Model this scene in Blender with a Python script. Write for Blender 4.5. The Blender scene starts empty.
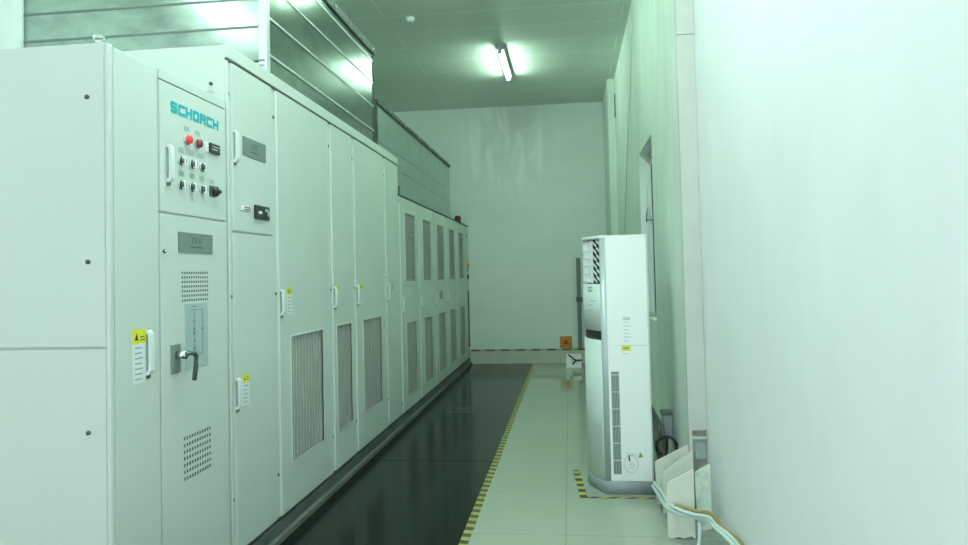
import bpy, bmesh, math, random
from mathutils import Vector, Matrix
random.seed(7)
sc = bpy.context.scene
col = sc.collection
PI = math.pi

# ------------------------------------------------------------------ materials
def srgb(r, g, b):
    f = lambda c: c/12.92 if c <= .04045 else ((c+.055)/1.055)**2.4
    return (f(r/255), f(g/255), f(b/255), 1)

def mat(name, color, rough=.5, metal=0., noise=0., nscale=6., bump=0., bscale=60., stretch=(1, 1, 1), emit=None, estr=0., spec=.5, coat=0., rvar=0.):
    m = bpy.data.materials.new(name); m.use_nodes = True
    nt = m.node_tree; b = nt.nodes['Principled BSDF']
    b.inputs['Base Color'].default_value = color
    b.inputs['Roughness'].default_value = rough
    b.inputs['Metallic'].default_value = metal
    b.inputs['Specular IOR Level'].default_value = spec
    b.inputs['Coat Weight'].default_value = coat
    if emit:
        b.inputs['Emission Color'].default_value = emit
        b.inputs['Emission Strength'].default_value = estr
    if noise or bump or rvar:
        tc = nt.nodes.new('ShaderNodeTexCoord'); mp = nt.nodes.new('ShaderNodeMapping')
        mp.inputs['Scale'].default_value = stretch
        nt.links.new(tc.outputs['Object'], mp.inputs['Vector'])
    if noise or rvar:
        n = nt.nodes.new('ShaderNodeTexNoise'); n.inputs['Scale'].default_value = nscale
        n.inputs['Detail'].default_value = 5; n.inputs['Roughness'].default_value = .6
        nt.links.new(mp.outputs[0], n.inputs['Vector'])
    if noise:
        r = nt.nodes.new('ShaderNodeValToRGB')
        r.color_ramp.elements[0].position = .3; r.color_ramp.elements[1].position = .7
        r.color_ramp.elements[0].color = tuple(c*(1-noise) for c in color[:3])+(1,)
        r.color_ramp.elements[1].color = tuple(min(1, c*(1+noise)) for c in color[:3])+(1,)
        nt.links.new(n.outputs['Fac'], r.inputs['Fac']); nt.links.new(r.outputs['Color'], b.inputs['Base Color'])
    if rvar:
        mr = nt.nodes.new('ShaderNodeMapRange')
        mr.inputs['To Min'].default_value = max(.02, rough-rvar); mr.inputs['To Max'].default_value = rough+rvar
        nt.links.new(n.outputs['Fac'], mr.inputs['Value']); nt.links.new(mr.outputs[0], b.inputs['Roughness'])
    if bump:
        n2 = nt.nodes.new('ShaderNodeTexNoise'); n2.inputs['Scale'].default_value = bscale; n2.inputs['Detail'].default_value = 3
        bp = nt.nodes.new('ShaderNodeBump'); bp.inputs['Strength'].default_value = bump; bp.inputs['Distance'].default_value = .01
        nt.links.new(mp.outputs[0], n2.inputs['Vector']); nt.links.new(n2.outputs['Fac'], bp.inputs['Height'])
        nt.links.new(bp.outputs[0], b.inputs['Normal'])
    return m

def grid_mat(name, c1, c2, cm, w, h, mortar, ox, oy, rough, offset=0., spec=.5, bump=0., coat=0.):
    m = bpy.data.materials.new(name); m.use_nodes = True
    nt = m.node_tree; b = nt.nodes['Principled BSDF']
    tc = nt.nodes.new('ShaderNodeTexCoord'); mp = nt.nodes.new('ShaderNodeMapping')
    mp.inputs['Location'].default_value = (ox, oy, 0)
    br = nt.nodes.new('ShaderNodeTexBrick'); br.offset = offset; br.squash = 1
    br.inputs['Color1'].default_value = c1; br.inputs['Color2'].default_value = c2; br.inputs['Mortar'].default_value = cm
    br.inputs['Scale'].default_value = 1; br.inputs['Mortar Size'].default_value = mortar
    br.inputs['Mortar Smooth'].default_value = .1
    br.inputs['Brick Width'].default_value = w; br.inputs['Row Height'].default_value = h
    nt.links.new(tc.outputs['Object'], mp.inputs['Vector']); nt.links.new(mp.outputs[0], br.inputs['Vector'])
    nt.links.new(br.outputs['Color'], b.inputs['Base Color'])
    b.inputs['Roughness'].default_value = rough; b.inputs['Specular IOR Level'].default_value = spec
    b.inputs['Coat Weight'].default_value = coat
    if bump:
        n2 = nt.nodes.new('ShaderNodeTexNoise'); n2.inputs['Scale'].default_value = 2.5
        bp = nt.nodes.new('ShaderNodeBump'); bp.inputs['Strength'].default_value = bump; bp.inputs['Distance'].default_value = .01
        nt.links.new(tc.outputs['Object'], n2.inputs['Vector']); nt.links.new(n2.outputs['Fac'], bp.inputs['Height'])
        nt.links.new(bp.outputs[0], b.inputs['Normal'])
    return m

M = {}
M['cab'] = mat('cabinet_paint', (.595, .655, .617, 1), .42, noise=.015, nscale=2)
M['cab_edge_lit'] = mat('cabinet_edge_highlight', (.63, .69, .65, 1), .35)  # lighter cabinet paint, edge highlight put into the colour
M['gap_shade_trim'] = mat('gap_shade_dark_trim', (.10, .115, .105, 1), .7)  # dark trim, also the painted shade in the rail gaps
M['galv'] = mat('galvanised_steel', (.26, .33, .295, 1), .20, metal=.88, noise=.2, nscale=7, rvar=.06, stretch=(1, 1, 1.6))
M['galv_dull'] = mat('galvanised_dull', (.38, .47, .43, 1), .36, metal=.8, noise=.12, nscale=5, rvar=.05)
M['galv_light'] = mat('galvanised_joint', (.66, .74, .70, 1), .35, metal=.6)
M['flange'] = mat('duct_flange_dark', (.06, .085, .075, 1), .6, metal=0., noise=.3, nscale=12)
M['bolt'] = mat('zinc_bolt', (.6, .66, .63, 1), .3, metal=1)
M['screw'] = mat('screw_dark', (.09, .11, .10, 1), .4, metal=.6)
M['white'] = mat('white_plastic', (.80, .84, .83, 1), .35)
M['handle_white'] = mat('handle_pale_plastic', (.74, .80, .80, 1), .35)
M['grey_plate'] = mat('grey_nameplate', (.18, .235, .215, 1), .4, noise=.06, nscale=20)
M['plate_ink'] = mat('nameplate_ink', (.09, .125, .112, 1), .5)
M['label_grey'] = mat('grey_label', (.40, .49, .46, 1), .5)
M['teal'] = mat('teal_lettering', srgb(10, 168, 178), .4)
M['yellow'] = mat('yellow_sticker', srgb(222, 222, 40), .5)
M['paper'] = mat('white_sticker', (.76, .80, .81, 1), .5)
M['faint_ink'] = mat('faint_grey_ink', (.58, .64, .63, 1), .5)
M['ink'] = mat('grey_ink', (.36, .42, .43, 1), .6)
M['dark_ink'] = mat('black_ink', (.04, .04, .04, 1), .6)
M['red_lit'] = mat('red_lamp_lit', srgb(225, 70, 65), .25, emit=srgb(255, 70, 60), estr=.12)
M['red_dark'] = mat('red_lamp_dark', srgb(140, 50, 52), .25)
M['beacon'] = mat('beacon_red', srgb(105, 16, 28), .25)
M['black'] = mat('black_plastic', (.022, .026, .026, 1), .4)
M['chrome'] = mat('chrome_ring', (.70, .73, .72, 1), .2, metal=1)
M['blue_plate'] = mat('diagram_plate', (.40, .50, .50, 1), .4)
M['blue_ink'] = mat('diagram_ink', (.17, .25, .27, 1), .6)
M['lever_plate'] = mat('lever_plate_grey', (.24, .29, .275, 1), .4, metal=.4)
M['lever'] = mat('lever_steel', (.13, .17, .16, 1), .35, metal=.5)
M['vent_dark'] = mat('vent_slot_dark', (.10, .125, .115, 1), .7)
M['grille_back'] = mat('grille_mesh_dark', (.14, .15, .135, 1), .8)
M['grille_rib'] = mat('grille_rib', (.34, .355, .325, 1), .7)
M['plinth'] = mat('plinth_steel', (.105, .125, .118, 1), .45, noise=.35, nscale=7, stretch=(2, .6, 2))
M['plinth_low'] = mat('plinth_concrete', (.125, .14, .125, 1), .6, noise=.25, nscale=8, stretch=(2, .6, 2))
M['mat'] = mat('dark_rubber_sheet', (.0045, .0068, .0058, 1), .15, noise=.12, nscale=3, spec=.18, bump=.03, bscale=3)
M['mat_mark'] = mat('mat_pale_outline', (.075, .088, .05, 1), .3)
M['tape_y'] = mat('tape_yellow', (.46, .43, .09, 1), .4, noise=.1, nscale=20)
M['tape_k'] = mat('tape_black', (.045, .05, .035, 1), .4)
M['tape_g'] = mat('tape_pale_green', (.33, .50, .36, 1), .5)
M['tape_r'] = mat('tape_dull_red', (.17, .11, .07, 1), .5)
M['orange'] = mat('orange_sign', srgb(208, 128, 32), .5)
M['wall_near'] = mat('near_wall_paint', (.865, .865, .90, 1), .6, noise=.03, nscale=2.2, bump=.02, bscale=5, stretch=(1, 1, .6))
M['wall_green'] = mat('pale_green_wall', (.70, .79, .735, 1), .6, noise=.09, nscale=3, bump=.05, bscale=6, stretch=(1.5, 1.5, .35))
M['wall'] = mat('plaster_wall', (.82, .90, .85, 1), .38, noise=.05, nscale=1.5, bump=.08, bscale=2.2)
def reflection_streak_wall():  # pale streaks of reflected light painted into the wall colour
    m = mat('wall_painted_reflection', (.80, .875, .825, 1), .38, bump=.08, bscale=2.2); nt = m.node_tree; b = nt.nodes['Principled BSDF']
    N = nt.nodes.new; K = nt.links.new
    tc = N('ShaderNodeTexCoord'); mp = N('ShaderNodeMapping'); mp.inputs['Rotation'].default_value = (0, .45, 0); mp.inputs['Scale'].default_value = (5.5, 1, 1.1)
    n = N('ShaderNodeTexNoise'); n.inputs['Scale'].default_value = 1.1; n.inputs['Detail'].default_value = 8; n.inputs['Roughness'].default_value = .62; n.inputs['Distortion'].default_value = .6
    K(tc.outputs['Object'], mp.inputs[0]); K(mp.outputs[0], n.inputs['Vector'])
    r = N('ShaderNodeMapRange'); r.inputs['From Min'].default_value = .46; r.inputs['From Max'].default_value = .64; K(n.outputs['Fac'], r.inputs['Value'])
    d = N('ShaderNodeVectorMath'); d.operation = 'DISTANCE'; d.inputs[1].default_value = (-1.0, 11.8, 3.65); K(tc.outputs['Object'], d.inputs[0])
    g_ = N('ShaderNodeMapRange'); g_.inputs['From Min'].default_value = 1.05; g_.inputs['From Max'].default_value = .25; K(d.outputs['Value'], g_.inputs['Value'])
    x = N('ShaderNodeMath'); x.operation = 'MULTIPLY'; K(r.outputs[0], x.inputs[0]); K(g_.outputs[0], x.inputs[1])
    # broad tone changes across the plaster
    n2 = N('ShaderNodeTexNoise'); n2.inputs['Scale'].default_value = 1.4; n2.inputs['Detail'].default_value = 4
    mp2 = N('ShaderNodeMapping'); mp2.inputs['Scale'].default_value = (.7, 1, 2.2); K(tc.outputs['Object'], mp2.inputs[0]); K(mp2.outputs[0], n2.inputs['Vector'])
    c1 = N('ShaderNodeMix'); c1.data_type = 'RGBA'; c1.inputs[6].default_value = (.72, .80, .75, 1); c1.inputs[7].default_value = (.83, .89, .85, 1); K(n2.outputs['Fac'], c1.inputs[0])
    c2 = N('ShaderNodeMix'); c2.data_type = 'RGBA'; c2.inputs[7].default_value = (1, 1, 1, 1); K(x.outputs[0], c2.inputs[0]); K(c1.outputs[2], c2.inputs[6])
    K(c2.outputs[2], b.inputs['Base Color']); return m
M['wall_back'] = reflection_streak_wall()
M['cream'] = mat('cream_tile', (.60, .615, .57, 1), .4, noise=.03, nscale=9)
M['cream_joint'] = mat('tile_joint', (.42, .44, .38, 1), .7)
M['marble'] = mat('broken_marble', (.72, .73, .66, 1), .45, noise=.04, nscale=8)
M['marble_back'] = mat('tile_green_smear', (.66, .74, .66, 1), .6, noise=.2, nscale=14)
M['skirt'] = mat('skirting_stone', (.58, .60, .52, 1), .35, noise=.05, nscale=6)
M['screed'] = mat('rough_screed', (.30, .33, .29, 1), .8, noise=.25, nscale=14, bump=.5, bscale=30)
M['ac_white'] = mat('air_conditioner_white', (.90, .93, .93, 1), .3, coat=.2)
M['ac_front'] = mat('air_conditioner_front', (.76, .86, .85, 1), .42, coat=.0)
M['ac_silver'] = mat('air_conditioner_silver', (.50, .58, .59, 1), .35, metal=.2)
M['ac_base'] = mat('air_conditioner_base', (.31, .36, .37, 1), .4)
M['cable_white'] = mat('white_cable', (.62, .74, .72, 1), .45)
M['cable_ochre'] = mat('ochre_cable', (.34, .25, .07, 1), .5)
M['cable_black'] = mat('black_cable', (.03, .035, .035, 1), .5)
M['box_grey'] = mat('grey_box_plastic', (.46, .53, .57, 1), .5)
M['brown'] = mat('brown_lagging', (.36, .37, .30, 1), .8, noise=.2, nscale=12)
M['pipe_grey'] = mat('grey_green_pipe', (.17, .23, .20, 1), .5)
M['frame_white'] = mat('window_frame_white', (.62, .68, .66, 1), .4)
M['tube'] = mat('fluorescent_tube', (.9, .95, .92, 1), .3, emit=(.68, 1, .78, 1), estr=95)
M['tube_boosted'] = mat('fluorescent_tube_boosted', (.9, .95, .92, 1), .3, emit=(.74, 1, .89, 1), estr=270)  # unseen overhead tube, strength raised to brighten the near wall
M['tube_dim'] = mat('fluorescent_tube_dim', (.9, .95, .92, 1), .3, emit=(.80, 1, .92, 1), estr=85)
M['tube_old'] = mat('fluorescent_tube_old', (.9, .95, .92, 1), .3, emit=(.66, 1, .74, 1), estr=95)
M['tube_back'] = mat('fluorescent_tube_back', (.9, .95, .92, 1), .3, emit=(.92, .99, 1.10, 1), estr=170)
M['fix'] = mat('lamp_housing', (.40, .46, .43, 1), .4)
g = bpy.data.materials.new('window_glass'); g.use_nodes = True
gb = g.node_tree.nodes['Principled BSDF']; gb.inputs['Transmission Weight'].default_value = 1; gb.inputs['Roughness'].default_value = .05
gb.inputs['Base Color'].default_value = (.85, .95, .92, 1); M['glass'] = g
M['floor'] = grid_mat('polished_tile', (.40, .435, .36, 1), (.41, .445, .37, 1), (.25, .28, .22, 1), .79, .79, .0022, .06, -4.08+.79*6, .07, spec=.5)
M['ceil'] = grid_mat('ceiling_panel', (.64, .71, .65, 1), (.63, .70, .64, 1), (.80, .86, .82, 1), 5.2, .545, .010, 1.95, .18, .42, offset=.5)

# ------------------------------------------------------------------ mesh builder
class MB:
    def __init__(s): s.bm = bmesh.new(); s.mats = []
    def mi(s, m):
        m = M[m] if isinstance(m, str) else m
        if m not in s.mats: s.mats.append(m)
        return s.mats.index(m)
    def _merge(s, t, m, smooth=False):
        i = s.mi(m); vm = {}
        for v in t.verts: vm[v] = s.bm.verts.new(v.co)
        for f in t.faces:
            try:
                nf = s.bm.faces.new([vm[v] for v in f.verts]); nf.material_index = i; nf.smooth = smooth
            except ValueError: pass
        t.free()
    def box(s, lo, hi, m, bev=0., seg=2):
        t = bmesh.new(); bmesh.ops.create_cube(t, size=1)
        lo, hi = [min(a, b) for a, b in zip(lo, hi)], [max(a, b) for a, b in zip(lo, hi)]
        for v in t.verts: v.co = Vector([lo[k]+(v.co[k]+.5)*(hi[k]-lo[k]) for k in range(3)])
        if bev: bmesh.ops.bevel(t, geom=t.edges[:], offset=bev, segments=seg, profile=.6, affect='EDGES')
        s._merge(t, m, False); return s
    def cyl(s, p0, p1, r, m, n=20, r2=None, bev=0.):
        t = bmesh.new(); p0 = Vector(p0); p1 = Vector(p1); d = p1-p0
        bmesh.ops.create_cone(t, cap_ends=True, segments=n, radius1=r, radius2=r if r2 is None else r2, depth=d.length)
        q = Vector((0, 0, 1)).rotation_difference(d.normalized())
        bmesh.ops.transform(t, matrix=Matrix.Translation((p0+p1)/2) @ q.to_matrix().to_4x4(), verts=t.verts)
        if bev: bmesh.ops.bevel(t, geom=[e for e in t.edges if len(e.link_faces) == 2 and e.calc_face_angle(0) > .8], offset=bev, segments=2, affect='EDGES')
        s._merge(t, m, n > 8); return s
    def sphere(s, c, r, m, sc=(1, 1, 1), zmin=None):
        t = bmesh.new(); bmesh.ops.create_uvsphere(t, u_segments=20, v_segments=12, radius=r)
        for v in t.verts:
            v.co = Vector((v.co.x*sc[0], v.co.y*sc[1], v.co.z*sc[2]))
            if zmin is not None and v.co.z < zmin: v.co.z = zmin
            v.co += Vector(c)
        s._merge(t, m, True); return s
    def tube(s, pts, r, m, n=10, flat=(1, 1)):
        pts = [Vector(p) for p in pts]; rings = []; i = s.mi(m); up = Vector((0, 0, 1))
        for k, p in enumerate(pts):
            d = (pts[min(k+1, len(pts)-1)]-pts[max(k-1, 0)]).normalized()
            a = d.cross(up)
            if a.length < .05: a = d.cross(Vector((1, 0, 0)))
            a.normalize(); b = a.cross(d)
            rings.append([s.bm.verts.new(p+(a*math.cos(q)*flat[0]+b*math.sin(q)*flat[1])*r) for q in [2*PI*j/n for j in range(n)]])
        for a, b in zip(rings, rings[1:]):
            for j in range(n):
                f = s.bm.faces.new((a[j], a[(j+1) % n], b[(j+1) % n], b[j])); f.material_index = i; f.smooth = True
        for rr in (rings[0][::-1], rings[-1]):
            f = s.bm.faces.new(rr); f.material_index = i
        return s
    def prism(s, poly, vec, m, smooth=False):
        i = s.mi(m); vec = Vector(vec)
        a = [s.bm.verts.new(p) for p in poly]; b = [s.bm.verts.new(Vector(p)+vec) for p in poly]
        for f in (a[::-1], b): s.bm.faces.new(f).material_index = i
        for j in range(len(a)):
            k = (j+1) % len(a); f = s.bm.faces.new((a[j], a[k], b[k], b[j])); f.material_index = i; f.smooth = smooth
        return s
    def quadstrip(s, A, B, m, smooth=True):
        i = s.mi(m); a = [s.bm.verts.new(p) for p in A]; b = [s.bm.verts.new(p) for p in B]
        for j in range(len(a)-1):
            f = s.bm.faces.new((a[j], a[j+1], b[j+1], b[j])); f.material_index = i; f.smooth = smooth
        return s
    def build(s, name, parent=None):
        bmesh.ops.recalc_face_normals(s.bm, faces=s.bm.faces)
        me = bpy.data.meshes.new(name); s.bm.to_mesh(me); s.bm.free()
        for m in s.mats: me.materials.append(m)
        o = bpy.data.objects.new(name, me); col.objects.link(o)
        if parent is not None:
            o.parent = parent; o.matrix_parent_inverse = Matrix.Translation(-Vector(world_loc(parent)))
        return o

def world_loc(o):
    v = Vector(o.location)
    while o.parent is not None:
        v = v + o.matrix_parent_inverse.translation if False else v
        o = o.parent
    return v if v.length else Vector((0, 0, 0))

def tag(o, label, cat, group=None):
    o['label'] = label; o['category'] = cat
    if group: o['group'] = group
    return o
def thing(name, loc, label, cat, group=None):
    o = bpy.data.objects.new(name, None); o.empty_display_size = .05; col.objects.link(o); o.location = loc
    return tag(o, label, cat, group)
def struct(o):
    o['kind'] = 'structure'; return o

# ------------------------------------------------------------------ the room
CEIL = 4.36; XR = .73; XN = .838; YB = 11.82; YP = 4.60; YF = -4.2; XL = -4.6
f = MB(); f.box((XL, YF, -.1), (.515, YB, 0), 'floor'); f.box((.515, YF, -.1), (1.1, YB, -.003), 'screed')
struct(f.build('floor'))
struct(MB().box((XL-.2, YF-.2, CEIL), (1.2, YB+.2, CEIL+.15), 'ceil').build('ceiling'))
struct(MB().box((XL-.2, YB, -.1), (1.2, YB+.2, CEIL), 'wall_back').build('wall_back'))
struct(MB().box((XL-.2, YF, -.1), (XL, YB, CEIL), 'wall').build('wall_left'))
w = MB()                                            # green wall pierced by the window opening
WY0, WY1, WZ0, WZ1 = 6.13, 7.18, 1.07, 2.68
w.box((XR, YP+.05, -.1), (1.0, WY0, CEIL), 'wall_green'); w.box((XR, WY1, -.1), (1.0, YB, CEIL), 'wall_green')
w.box((XR, WY0, -.1), (1.0, WY1, WZ0), 'wall_green'); w.box((XR, WY0, WZ1), (1.0, WY1, CEIL), 'wall_green')
struct(w.build('wall_right'))
struct(MB().box((XN, YF, -.1), (1.1, YP+.05, CEIL), 'wall_near').build('wall_side'))
# wall behind the viewpoint with a wide daylit doorway
DX0, DX1, DZ = -2.2, .55, 3.3
w = MB(); w.box((XL, YF-.2, -.1), (DX0, YF, CEIL), 'wall'); w.box((DX1, YF-.2, -.1), (1.1, YF, CEIL), 'wall'); w.box((DX0, YF-.2, DZ), (DX1, YF, CEIL), 'wall')
struct(w.build('wall_front'))
# cream tile cladding on the end of the wall return, broken off near the floor
t = MB(); y0, y1 = YP-.015, YP+.05
t.box((XR-.004, y0, 3.02), (XN-.002, y1, CEIL), 'cream'); t.box((XR-.004, y0, .488), (XN-.002, y1, 3.014), 'cream')
t.box((XR, y0+.006, 3.014), (XN-.002, y1, 3.02), 'cream_joint')
t.box((XR+.012, YP+.03, -.1), (XN-.002, y1, .488), 'cream_joint')
t.box((XR-.004, YP-.02, .432), (XN-.002, y1, .447), 'cream'); t.box((XR-.004, y0, -.02), (XR+.016, y1, .488), 'cream')
t.box((XR+.02, YP+.012, .30), (XN-.004, y1, .425), 'label_grey')
t.box((XR+.04, YP-.005, .305), (XR+.05, y1, .345), 'cream')
struct(t.build('trim_1'))
struct(MB().box((.63, 10.44, -.05), (XR, YB, CEIL), 'wall_green').build('trim_2'))       # corner pilaster
struct(MB().box((-3.75, 3.80, -.05), (-3.225, 4.1, CEIL), 'wall_green').build('trim_3'))          # pale pillar beyond the duct
b = MB(); b.box((-1.695, YB-.018, 0), (.63, YB, .12), 'skirt'); b.box((-1.695, YB-.022, .123), (.63, YB, .212), 'skirt', .004)
struct(b.build('baseboard_back'))
# window: frame set in the reveal, casement standing a little open
wf = MB(); X0, X1 = .83, .88
for a in ((X0, WY0, WZ0, X1, WY1, WZ0+.05), (X0, WY0, WZ1-.05, X1, WY1, WZ1), (X0, WY0, WZ0, X1, WY0+.05, WZ1), (X0, WY1-.05, WZ0, X1, WY1, WZ1), (X0, WY0, 1.95, X1, WY1, 2.0)):
    wf.box(a[:3], a[3:], 'frame_white', .004)
win = struct(wf.build('window_1'))
MB().box((.852, WY0+.04, WZ0+.04), (.858, WY1-.04, WZ1-.04), 'glass').build('window_pane', win)
ws = MB(); ws.box((.762, 6.80, WZ0+.01), (.80, 6.84, WZ1-.16), 'frame_white', .006); ws.box((.802, 6.80, WZ0+.01), (.812, 6.84, WZ1-.16), 'screw')
ws.box((.75, 6.77, 1.99), (.80, 6.86, 2.03), 'chrome', .006); ws.tube([(.757, 6.74, 2.10), (.75, 6.80, 2.05), (.752, 6.86, 1.98)], .009, 'chrome')
ws.box((.745, 6.76, 1.075), (.80, 6.86, 1.11), 'fix', .006)
ws.build('casement', win)

# ------------------------------------------------------------------ cabinets
XF = -1.70                     # door faces
def screw_at(p, y, z, parent, r=.0085):
    o = MB(); o.cyl((p, y, z), (p+.007, y, z), r, 'screw', 14); o.cyl((p+.006, y, z), (p+.010, y, z), r*.55, 'chrome', 10)
    return o.build('screw', parent)
def door_handle(y, z0, z1, parent, w=.03):
    o = MB(); d = .024; n = 14; h = z1-z0
    prof = [(-.002, 0.), (d*.62, .05*h), (d*.92, .12*h), (d, .25*h), (d, .75*h), (d*.92, .88*h), (d*.62, .95*h), (-.002, h)]
    inner = [(-.002, h-.016), (d*.45, .88*h), (d*.52, .75*h), (d*.52, .25*h), (d*.45, .12*h), (-.002, .016)]
    poly = [(XF+a, y-w/2, z0+b) for a, b in prof+inner]
    o.prism(poly, (0, w, 0), 'handle_white')
    o.box((XF, y-w*.5, z0-.010), (XF+.006, y+w*.5, z0+.012), 'lever', .002); o.box((XF, y-w*.45, z1-.012), (XF+.005, y+w*.45, z1+.002), 'label_grey', .002)
    return o.build('handle', parent)
def sticker(y0, y1, z0, z1, parent, lines=6):
    o = MB(); zt = z1-(z1-z0)*.27; x = XF+.001
    o.box((XF, y0, z0), (x, y1, zt), 'paper'); o.box((XF, y0, zt), (x, y1, z1), 'yellow')
    w = y1-y0; e = XF+.0016
    o.prism([(e-.0008, y0+w*.16, zt+.014), (e-.0008, y0+w*.42, zt+.014), (e-.0008, y0+w*.29, z1-.014)], (.0008, 0, 0), 'dark_ink')
    o.box((e-.0008, y0+w*.56, zt+.012), (e, y0+w*.9, zt+.016), 'dark_ink'); o.box((e-.0008, y0+w*.56, zt+.024), (e, y0+w*.84, zt+.028), 'dark_ink')
    for k in range(lines):
        zz = zt-(zt-z0)*(k+.8)/(lines+.6)
        o.box((e-.0008, y0+w*.16, zz-.003), (e, y0+w*(.62+.22*random.random()), zz+.003), 'ink')
    o = o.build('warning_label', parent); o['label'] = 'white label with yellow warning top'; return o
def door(y0, y1, z0, z1, parent, hole=None, name='door'):
    o = MB(); g = .006; xa = XF-.02
    if hole is None: o.box((xa, y0, z0), (XF, y1, z1), 'cab', g)
    else:
        a, b, c, d = hole
        for lo, hi in (((y0, z0), (a, z1)), ((b, z0), (y1, z1)), ((a, z0), (b, c)), ((a, d), (b, z1))):
            o.box((xa, lo[0], lo[1]), (XF, hi[0], hi[1]), 'cab')
        # folded outer edge, its bevel highlight painted in a lighter tone
        for lo, hi in (((y0, z0), (y0+.007, z1)), ((y1-.007, z0), (y1, z1))):
            o.box((xa, lo[0]-.001, lo[1]-.001), (XF+.0012, hi[0]+.001, hi[1]+.001), 'cab_edge_lit', .001)
    return o.build(name, parent)
def grille(a, b, c, d, parent, pitch=.047, mesh=False):
    o = MB(); e = .012; x0, x1 = XF-.02, XF+.004
    for lo, hi in (((a-e, c-e), (a, d+e)), ((b, c-e), (b+e, d+e)), ((a, c-e), (b, c)), ((a, d), (b, d+e))):
        o.box((x0, lo[0], lo[1]), (x1, hi[0], hi[1]), 'cab_edge_lit', .002)
    fr = o.build('grille_frame', parent)
    o = MB(); o.box((XF-.02, a, c), (XF-.014, b, d), 'grille_back')
    n = max(3, int((b-a)/pitch))
    for k in range(n):
        y = a+(b-a)*(k+.5)/n; o.box((XF-.014, y-.011, c), (XF-.003, y+.008, d), 'grille_rib')
    if mesh:
        m = int((d-c)/.045)
        for k in range(1, m): o.box((XF-.013, a, c+(d-c)*k/m-.003), (XF-.001, b, c+(d-c)*k/m+.003), 'grille_rib')
    return o.build('grille', parent)
def carcass(y0, y1, top, parent, depth=1.0, z0=.12, lip=.06, name='body'):
    o = MB(); xf = XF-.012
    o.box((XF-depth, y0, z0), (xf, y1, top), 'cab', .004); return o.build(name, parent)
def top_rail(y0, y1, z0, z1, parent):
    o = MB(); o.box((XF-.02, y0, z0), (XF+.002, y1, z1), 'cab', .004); MBr = o.build('top_rail', parent)
    o = MB(); o.box((XF-.013, y0, z0-.012), (XF-.004, y1, z0), 'gap_shade_trim'); o.build('gap_shade_trim', parent); return MBr  # dark strip stands in for the shadow in the gap under the rail

TOP = 2.708; SEAM = 2.630
# ---- low control cabinet with the lettering
cb = thing('control_cabinet', (-2.2, 2.9, 0), 'pale green control cabinet with teal SCHORCH lettering, buttons and a lever', 'cabinet', 'switchgear row')
Y0, Y1, TS = 2.43, 3.355, 2.409
o = MB(); o.box((-2.9, Y0+.012, .12), (XF-.012, Y1, TS-.003), 'cab'); o.build('body', cb)
o = MB(); o.box((-2.9, Y0, 1.267), (XF-.018, Y0+.012, TS), 'cab', .003); sp = o.build('side_panel', cb)
for x, z in ((-1.785, 2.205), (-1.785, 1.584)):
    q = MB(); q.cyl((x, Y0+.002, z), (x, Y0-.006, z), .0085, 'screw', 14); q.build('screw', sp)
o = MB(); o.box((-2.9, Y0, .12), (XF-.018, Y0+.012, 1.257), 'cab', .003); sp = o.build('side_panel', cb)
for x, z in ((-1.788, .949), (-1.788, .31)):
    q = MB(); q.cyl((x, Y0+.002, z), (x, Y0-.006, z), .0085, 'screw', 14); q.build('screw', sp)
o = MB(); o.box((XF-.018, Y0, .12), (XF, Y0+.028, TS), 'cab', .008); o.build('corner_post', cb)
o = MB(); o.box((-2.88, Y0+.03, TS-.006), (XF-.03, Y1-.01, TS+.004), 'cab'); o.cyl((XF-.05, Y0+.02, TS), (XF-.05, Y0+.02, TS+.02), .014, 'chrome', 12); o.cyl((XF-.05, Y0+.02, TS+.02), (XF-.05, Y0+.02, TS+.032), .022, 'chrome', 6); o.build('lifting_bolt', cb)
ld = door(Y0+.030, 2.748, .125, TS-.006, cb)
door_handle(2.660, 1.125, 1.315, ld, .026)
sticker(2.562, 2.650, 1.105, 1.318, ld, 7)
o = MB(); o.box((XF-.012, 2.757, 2.367), (XF-.001, Y1-.02, TS-.002), 'cab', .002); o.build('top_rail', cb)
ud = door(2.762, 3.332, 1.800, 2.360, cb)
lo_ = door(2.757, 3.332, .125, 1.792, cb)
screw_at(XF, 2.782, 1.632, lo_); screw_at(XF, 2.782, .36, lo_)
door_handle(2.818, 1.925, 2.098, ud, .025)
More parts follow.
